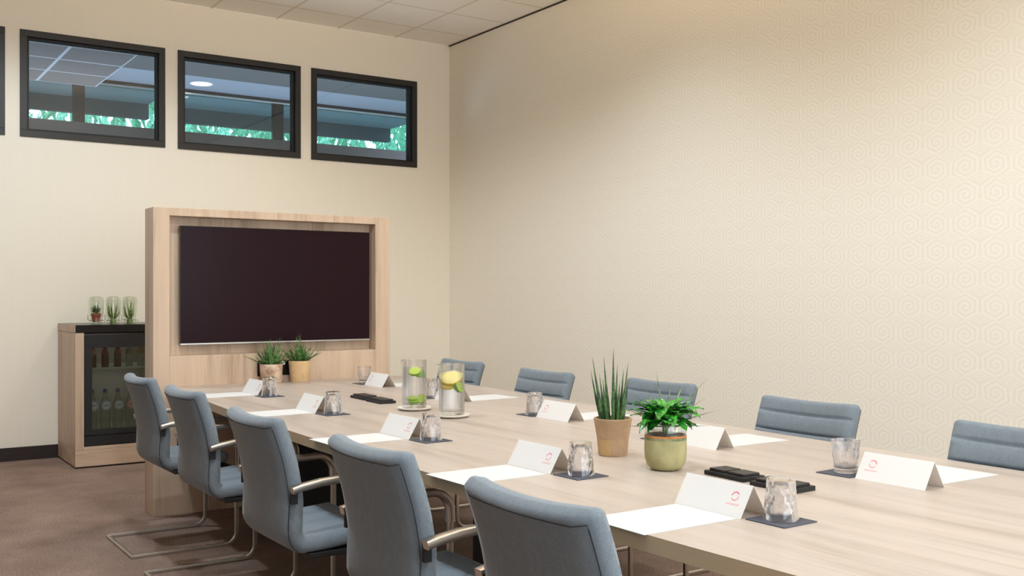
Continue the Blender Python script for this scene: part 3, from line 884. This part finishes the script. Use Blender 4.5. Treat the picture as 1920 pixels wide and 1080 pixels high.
for x, y, rz, w, l, q in ((1.692, 1.845, 0, .300, .212, 'white sheet in front of the nearest left chair'),
                          (1.668, 2.598, .02, .300, .212, 'white sheet in front of the second nearest left chair'),
                          (1.668, 3.502, .02, .292, .212, 'white sheet in front of the middle left chair'),
                          (1.722, 4.490, .02, .297, .212, 'white sheet in front of the second farthest left chair'),
                          (1.795, 5.455, .04, .297, .225, 'white sheet farthest on the left side of the table'),
                          (2.800, 1.832, -.02, .300, .220, 'white sheet in front of the chair cut off by the right picture edge'),
                          (2.850, 2.680, -.02, .300, .215, 'white sheet right of the green glazed pot'),
                          (2.890, 3.590, 0, .297, .212, 'white sheet behind the snake plant pot'),
                          (2.905, 4.545, .03, .297, .220, 'white sheet right of the jug with lemon'),
                          (2.975, 5.480, 0, .297, .212, 'white sheet farthest on the right, left of the lime jug')):
    sheet(x, y, rz, w, l, q)
CARDS = [(1.895, 1.850, 0, 'folded place card with red ring emblem nearest the camera'),
         (1.875, 2.606, 0, 'folded place card second nearest on the left, beside the tumbler before the snake plant'),
         (1.872, 3.505, .03, 'folded place card in front of the middle left chair'),
         (1.915, 4.480, 0, 'folded place card in front of the second farthest left chair'),
         (1.993, 5.445, .03, 'folded place card farthest on the left, left of the tumbler by the pots'),
         (2.587, 1.812, pi, 'folded place card at the right picture side with ring emblem'),
         (2.640, 2.665, pi, 'folded place card just right of the green glazed pot'),
         (2.682, 3.577, pi, 'folded place card left of the snake plant pot'),
         (2.705, 4.535, pi, 'folded place card partly hidden behind the lemon jug'),
         (2.768, 5.487, pi, 'folded place card between the farthest tumbler and the lime jug')]
c0 = make_card(*CARDS[0])
for x, y, rz, q in CARDS[1:]: dup(c0, (x, y, TZ), rz, q)

# faint printing on the sheets stays part of the paper; black tabletop boxes
def black_box(corners, nlid, label):
    (ax, ay), (bx_, by_), w = corners
    L = sqrt((bx_ - ax) ** 2 + (by_ - ay) ** 2)
    rz = math.atan2(ay - by_, ax - bx_) - pi / 2     # local y runs from near (b) to far (a)
    o = thing('tabletop_box', label, 'black box', (bx_, by_, TZ), rz, 'flat black boxes with raised lids on the table')
    b = MB(); b.box(0, w, 0, L, 0, .013); b.build('box_base', 'black_matt', o, bevel=.001)
    n = nlid; g = .010
    pw = (L - .022 - g * (n - 1)) / n
    for k in range(n):
        y0 = .011 + k * (pw + g)
        MB().box(.012, w - .010, y0, y0 + pw, .013, .021).build('lid', 'black_frame', o, bevel=.0015)
black_box(((2.221, 2.231), (2.213, 2.066), .088), 2, 'black twin-lid box beside the green glazed pot')
black_box(((2.197, 2.026), (2.206, 1.866), .088), 2, 'black twin-lid box behind the nearest upturned tumbler')
black_box(((2.321, 4.950), (2.316, 4.775), .088), 1, 'black box, farther of the two left of the lime jug')
black_box(((2.306, 4.735), (2.300, 4.560), .088), 1, 'black box, nearer of the two left of the lime jug')

# ------------------------------------------------------------------ water jugs
def jug(x, y, label, sau_label):
    s_ = MB().lathe([(0, 0), (.055, 0), (.075, .006), (.082, .012), (.081, .0145), (.070, .0105), (0, .0095)], 40).build('saucer', 'saucer', None, (x, y, TZ), smooth=40)
    tag(s_, sau_label, 'saucer', 'white saucers under the water jugs')
    o = thing('water_jug', label, 'jug', (x, y, TZ + .0107), radians(150), 'cylindrical glass water jugs')
    H_ = .228; Ro = .0575
    def rf(i, k, r, z):
        if z > .190 and r > .03:
            a = 2 * pi * k / 48; a = (a + pi) % (2 * pi) - pi
            return r + .012 * math.exp(-(a / .28) ** 2) * ((z - .19) / .038) ** 1.5
        return r
    pr = [(0, 0), (.052, 0), (.0565, .004), (Ro, .010), (Ro, .10), (Ro, .19), (Ro, .205), (Ro, .218), (Ro, H_ - .001), (Ro - .0015, H_), (Ro - .003, H_ - .001),
          (Ro - .0035, .218), (Ro - .0035, .205), (Ro - .0035, .19), (Ro - .0035, .10), (Ro - .0035, .022), (.045, .0165), (0, .0155)]
    MB().lathe(pr, 48, rf=rf).build('jug_glass', 'clear_glass', o, smooth=50)
    MB().lathe([(0, .0160), (.045, .0170), (Ro - .0041, .0225), (Ro - .0041, .192), (0, .192)], 40).build('water', 'water', o, smooth=40)
    return o
JZ = TZ + .0107
jug(2.325, 4.250, 'glass jug of water with lime at top and bottom, left of the pair', 'white saucer under the jug with lime only')
jug(2.325, 3.905, 'glass jug of water with lemon and lime slices, nearer of the pair', 'white saucer under the jug with lemon')
def slice_(x, y, z, r, th, rot, rind, flesh, label, name, part=1.0):
    n = 24; b = MB(); m_ = int(n * part)
    pts = [(r * cos(2 * pi * k / n), r * sin(2 * pi * k / n)) for k in range(m_ + (0 if part == 1 else 1))]
    if part < 1: pts.append((0, 0))
    b.prism(pts, -th / 2, th / 2, 1, 0)
    rot = Vector(rot).to_track_quat('Z', 'Y').to_euler()
    o = b.build(name, [rind, flesh], None, (x, y, z), rot, bevel=.001)
    return tag(o, label, 'fruit slice', 'citrus slices in the water jugs')
slice_(2.318, 4.243, JZ + .030, .025, .010, (-.1, -.15, 1), 'lime_rind', 'lime_flesh', 'lime slice lying lowest in the left jug', 'lime_slice')
slice_(2.322, 4.256, JZ + .044, .024, .010, (-.2, -.25, 1), 'lime_rind', 'lime_flesh', 'lime slice resting on another at the left jug bottom', 'lime_slice')
slice_(2.346, 4.222, JZ + .044, .024, .008, (-.75, -.55, .5), 'lime_rind', 'lime_flesh', 'lime slice leaning on the wall at the left jug bottom', 'lime_slice')
slice_(2.320, 4.235, JZ + .172, .026, .012, (-.45, -.45, .8), 'lime_rind', 'lime_flesh', 'lime slice floating at the top of the left jug', 'lime_slice')
slice_(2.345, 4.255, JZ + .162, .022, .012, (.3, -.7, .6), 'lime_rind', 'lime_rind', 'lime end piece floating on the right in the left jug', 'lime_slice')
slice_(2.323, 3.903, JZ + .164, .044, .010, (-.42, -.42, .8), 'lemon_rind', 'lemon_flesh', 'large lemon slice floating at the top of the nearer jug', 'lemon_slice')
slice_(2.312, 3.912, JZ + .136, .034, .010, (-.35, -.45, .8), 'lemon_rind', 'lemon_flesh', 'lemon slice slanting below the top one in the nearer jug', 'lemon_slice')
b = MB(); b.lathe([(0, 0), (.014, .002), (.023, .008), (.027, .018), (.027, .024), (.0262, .0248), (0, .0248)], 24, mif=lambda i: 1 if i == 5 else 0)
o = b.build('lime_half', ['lime_rind', 'lime_flesh'], None, (2.330, 3.884, JZ + .118), (radians(50), radians(48), 0), smooth=40)
tag(o, 'half lime pressed against the wall of the nearer jug', 'fruit slice', 'citrus slices in the water jugs')

# ------------------------------------------------------------------ plants on the table
def pot_open(b, pr, n, mi): b.lathe(pr, n, mi)
sp_ = thing('potted_snake_plant', 'spiky upright snake plant in a tan clay pot on the table', 'plant', (2.23, 2.673, TZ))
prof = [(0, 0), (.0475, 0), (.0495, .003), (.0545, .060), (.0550, .0605), (.0645, .118), (.0655, .120), (.0655, .127), (.060, .127), (.0575, .105), (0, .105)]
b = MB(); b.lathe(prof, 40, mif=lambda i: 0); b.build('flower_pot', 'pot_tan', sp_, smooth=30)
b = MB(); n = 10
for k in range(n):      # pale patch low on the left of the pot
    for (z0, z1, r0, r1) in ((.006, .058, .0502, .0548),):
        a0 = radians(168 + k * 5.4); a1 = radians(168 + (k + 1) * 5.4)
        b.add([(r0 * cos(a0), r0 * sin(a0), z0), (r0 * cos(a1), r0 * sin(a1), z0), (r1 * cos(a1), r1 * sin(a1), z1), (r1 * cos(a0), r1 * sin(a0), z1)], [(0, 1, 2, 3)])
b.build('pot_patch', 'pot_patch', sp_)
MB().lathe([(0, .1052), (.057, .1052), (.057, .110), (0, .114)], 24).build('potting_soil', 'soil', sp_)
def spear(b, base, d, L, r, bend):
    P = Vector(base); d = Vector(d).normalized(); pts = []; rad = []
    for i in range(11):
        t_ = i / 10; pts.append(P.copy()); rad.append(max(.02, (1 - t_ ** 2.2) * (.85 + .3 * sin(pi * min(1, t_ * 1.6)))))
        d = (d + Vector((bend[0], bend[1], 0)) * .1).normalized(); P = P + d * L / 10
    b.tube(pts, r, r * .8, n=8, up=(0, 1, .1), rad=rad)
b = MB()
# lateral direction of picture: right = (.83,-.56)
Rv = Vector((.827, -.562, 0)); Fv = Vector((.562, .827, 0))
for (bx0, bf, lean, L, r, lf) in ((-.030, 0, -.21, .235, .0062, .0), (-.022, .01, -.16, .175, .006, .02), (-.018, -.01, -.14, .160, .006, -.05),
                               (-.010, .012, -.10, .235, .0060, .05), (.000, -.008, .0, .262, .0068, -.04), (.008, .006, .05, .205, .006, .04),
                               (.014, -.01, .06, .150, .0058, -.04), (.022, .008, .10, .190, .0062, .03), (.024, -.006, .155, .215, .0062, 0),
                               (.032, .006, .18, .150, .006, .08), (-.044, -.006, -.02, .045, .004, 0), (-.036, .015, -.25, .19, .0056, .05), (.006, .02, .0, .17, .006, .1)):
    base = Rv * bx0 + Fv * bf + Vector((0, 0, .106))
    spear(b, base, Rv * lean + Fv * lf + Vector((0, 0, 1)), L, r, (Rv * -lean * .3)[:2])
b.build('foliage', 'leaf_snake', sp_, smooth=60)

gp = thing('potted_green_plant', 'leafy bright green plant in a green glazed pot with clear glass rim', 'plant', (2.182, 2.36, TZ))
g_out = [(0, 0), (.034, 0), (.046, .004), (.058, .016), (.0645, .038), (.0660, .060), (.0655, .085), (.0650, .108)]
b = MB(); b.lathe(g_out[:-1] + [(.0652, .096)], 48)
b.build('glazed_pot', 'pot_green', gp, smooth=60)
MB().lathe([(.0654, .0955), (.0656, .099), (.0652, .1035)], 48, rf=lambda i, k, r, z: r).build('dark_glaze_band', 'pot_glaze_dark', gp, smooth=60)
MB().lathe([(.0652, .1030), (.0652, .110), (.0625, .110), (.0625, .1005), (0, .1005)], 48).build('orange_glaze_band', 'pot_orange', gp, smooth=60)
MB().lathe([(0, .1010), (.0620, .1010), (.0615, .108), (0, .112)], 30).build('potting_soil', 'soil', gp)
MB().lathe([(.0650, .1102), (.0650, .144), (.0640, .146), (.0625, .144), (.0625, .1102)], 48, closed=True).build('glass_rim', 'jar_glass', gp, smooth=60)
# broad leaves
def broad(b, base, d, L, W, droop, fold=.25):
    P = Vector(base); d = Vector(d).normalized(); vs = []; fs = []; S = 7
    for i in range(S + 1):
        t_ = i / S; side = d.cross(Vector((0, 0, 1)));
        if side.length < 1e-3: side = Vector((1, 0, 0))
        side.normalize(); n = side.cross(d).normalized()
        w = W * (sin(pi * min(1, t_ * .96 + .04)) ** .75) * (1 - .25 * t_) * .5 + .0006
        rip = .0025 * sin(t_ * 17)
        vs += [P - side * w + n * (w * fold + rip), P - side * w * .5 + n * w * fold * .3, P.copy(), P + side * w * .5 + n * w * fold * .3, P + side * w + n * (w * fold - rip)]
        d = (d + Vector((0, 0, -droop)) / S).normalized(); P = P + d * L / S
    for i in range(S):
        for k in range(4): a = i * 5 + k; fs.append((a, a + 1, a + 6, a + 5))
    b.add(vs, fs)
b = MB(); random.seed(21)
for k in range(60):
    a = random.uniform(0, 2 * pi); q = random.random()
    rr = .010 + .026 * random.random(); h0 = .148 + .045 * random.random()
    e = random.uniform(-.05, .9)
    tip = (cos(a) * cos(e), sin(a) * cos(e), sin(e) * .9)
    L = random.uniform(.058, .095)
    base = (rr * cos(a), rr * sin(a), h0)
    broad(b, base, tip, L, random.uniform(.034, .050), random.uniform(.5, 1.3))
for k in range(10):
    a = 2 * pi * k / 10 + .3; b.tube([(0.006 * cos(a), .006 * sin(a), .11), (.014 * cos(a), .014 * sin(a), .15), (.03 * cos(a), .03 * sin(a), .18)], .0014, n=5)
b.build('broad_leaves', 'leaf_broad', gp, smooth=70)
b = MB()
for (l, f_, up, L) in ((-.15, .1, 1, .16), (-.75, .1, .85, .14), (-.9, -.1, .45, .13), (.75, .1, .9, .18), (.5, .5, 1, .15), (.95, .0, .35, .15), (.2, .5, 1, .13), (-.9, .0, .05, .12),
                       (.9, -.3, .1, .12), (.35, -.1, 1, .12), (.6, -.2, .8, .13), (-.4, .5, .9, .13), (.85, .3, .6, .15)):
    blade(b, Vector((0, 0, .135)), Rv * l + Fv * f_ + Vector((0, 0, up)), L * 1.12, .0050, -.1)
b.build('spiky_leaves', 'leaf_aloe', gp, smooth=60)

def aloe_pot(x, y, r0, r1, h, m_, label, seed, spread, L0, L1, rough_):
    o = thing('potted_aloe', label, 'plant', (x, y, TZ))
    MB().lathe([(0, 0), (r0 - .002, 0), (r0, .003), (r1, h - .004), (r1 - .001, h), (r1 - .007, h), (r1 - .010, h - .018), (0, h - .018)], 36).build('flower_pot', m_, o, smooth=35)
    MB().lathe([(0, h - .0178), (r1 - .011, h - .0178), (r1 - .012, h - .012), (0, h - .008)], 24).build('potting_soil', 'soil', o)
    b = MB(); random.seed(seed)
    for c in ((-.028, 0), (.028, .004), (0, -.01), (.0, .02)):
        for k in range(11):
            a = 2 * pi * k / 11 + random.uniform(-.2, .2); e = random.uniform(.35, 1.35)
            blade(b, Rv * c[0] + Fv * c[1] + Vector((0, 0, h - .012)), (cos(a) * cos(e) * spread, sin(a) * cos(e) * spread, sin(e)), random.uniform(L0, L1), .0085, random.uniform(-.25, .4), seg=7)
    b.v = [(x_, y_ if y_ < .03 else .03 + (y_ - .03) * .22, z_) for x_, y_, z_ in b.v]
    b.build('foliage', 'leaf_aloe', o, smooth=60)
aloe_pot(2.300, 6.043, .064, .071, .118, 'pot_mottled', 'spiky aloe in a mottled pinkish stone pot, left of the far pair', 5, 1.0, .12, .20, 0)
aloe_pot(2.487, 6.045, .060, .069, .132, 'pot_cream', 'spiky aloe in a plain cream clay pot, right of the far pair', 9, 1.0, .11, .195, 0)
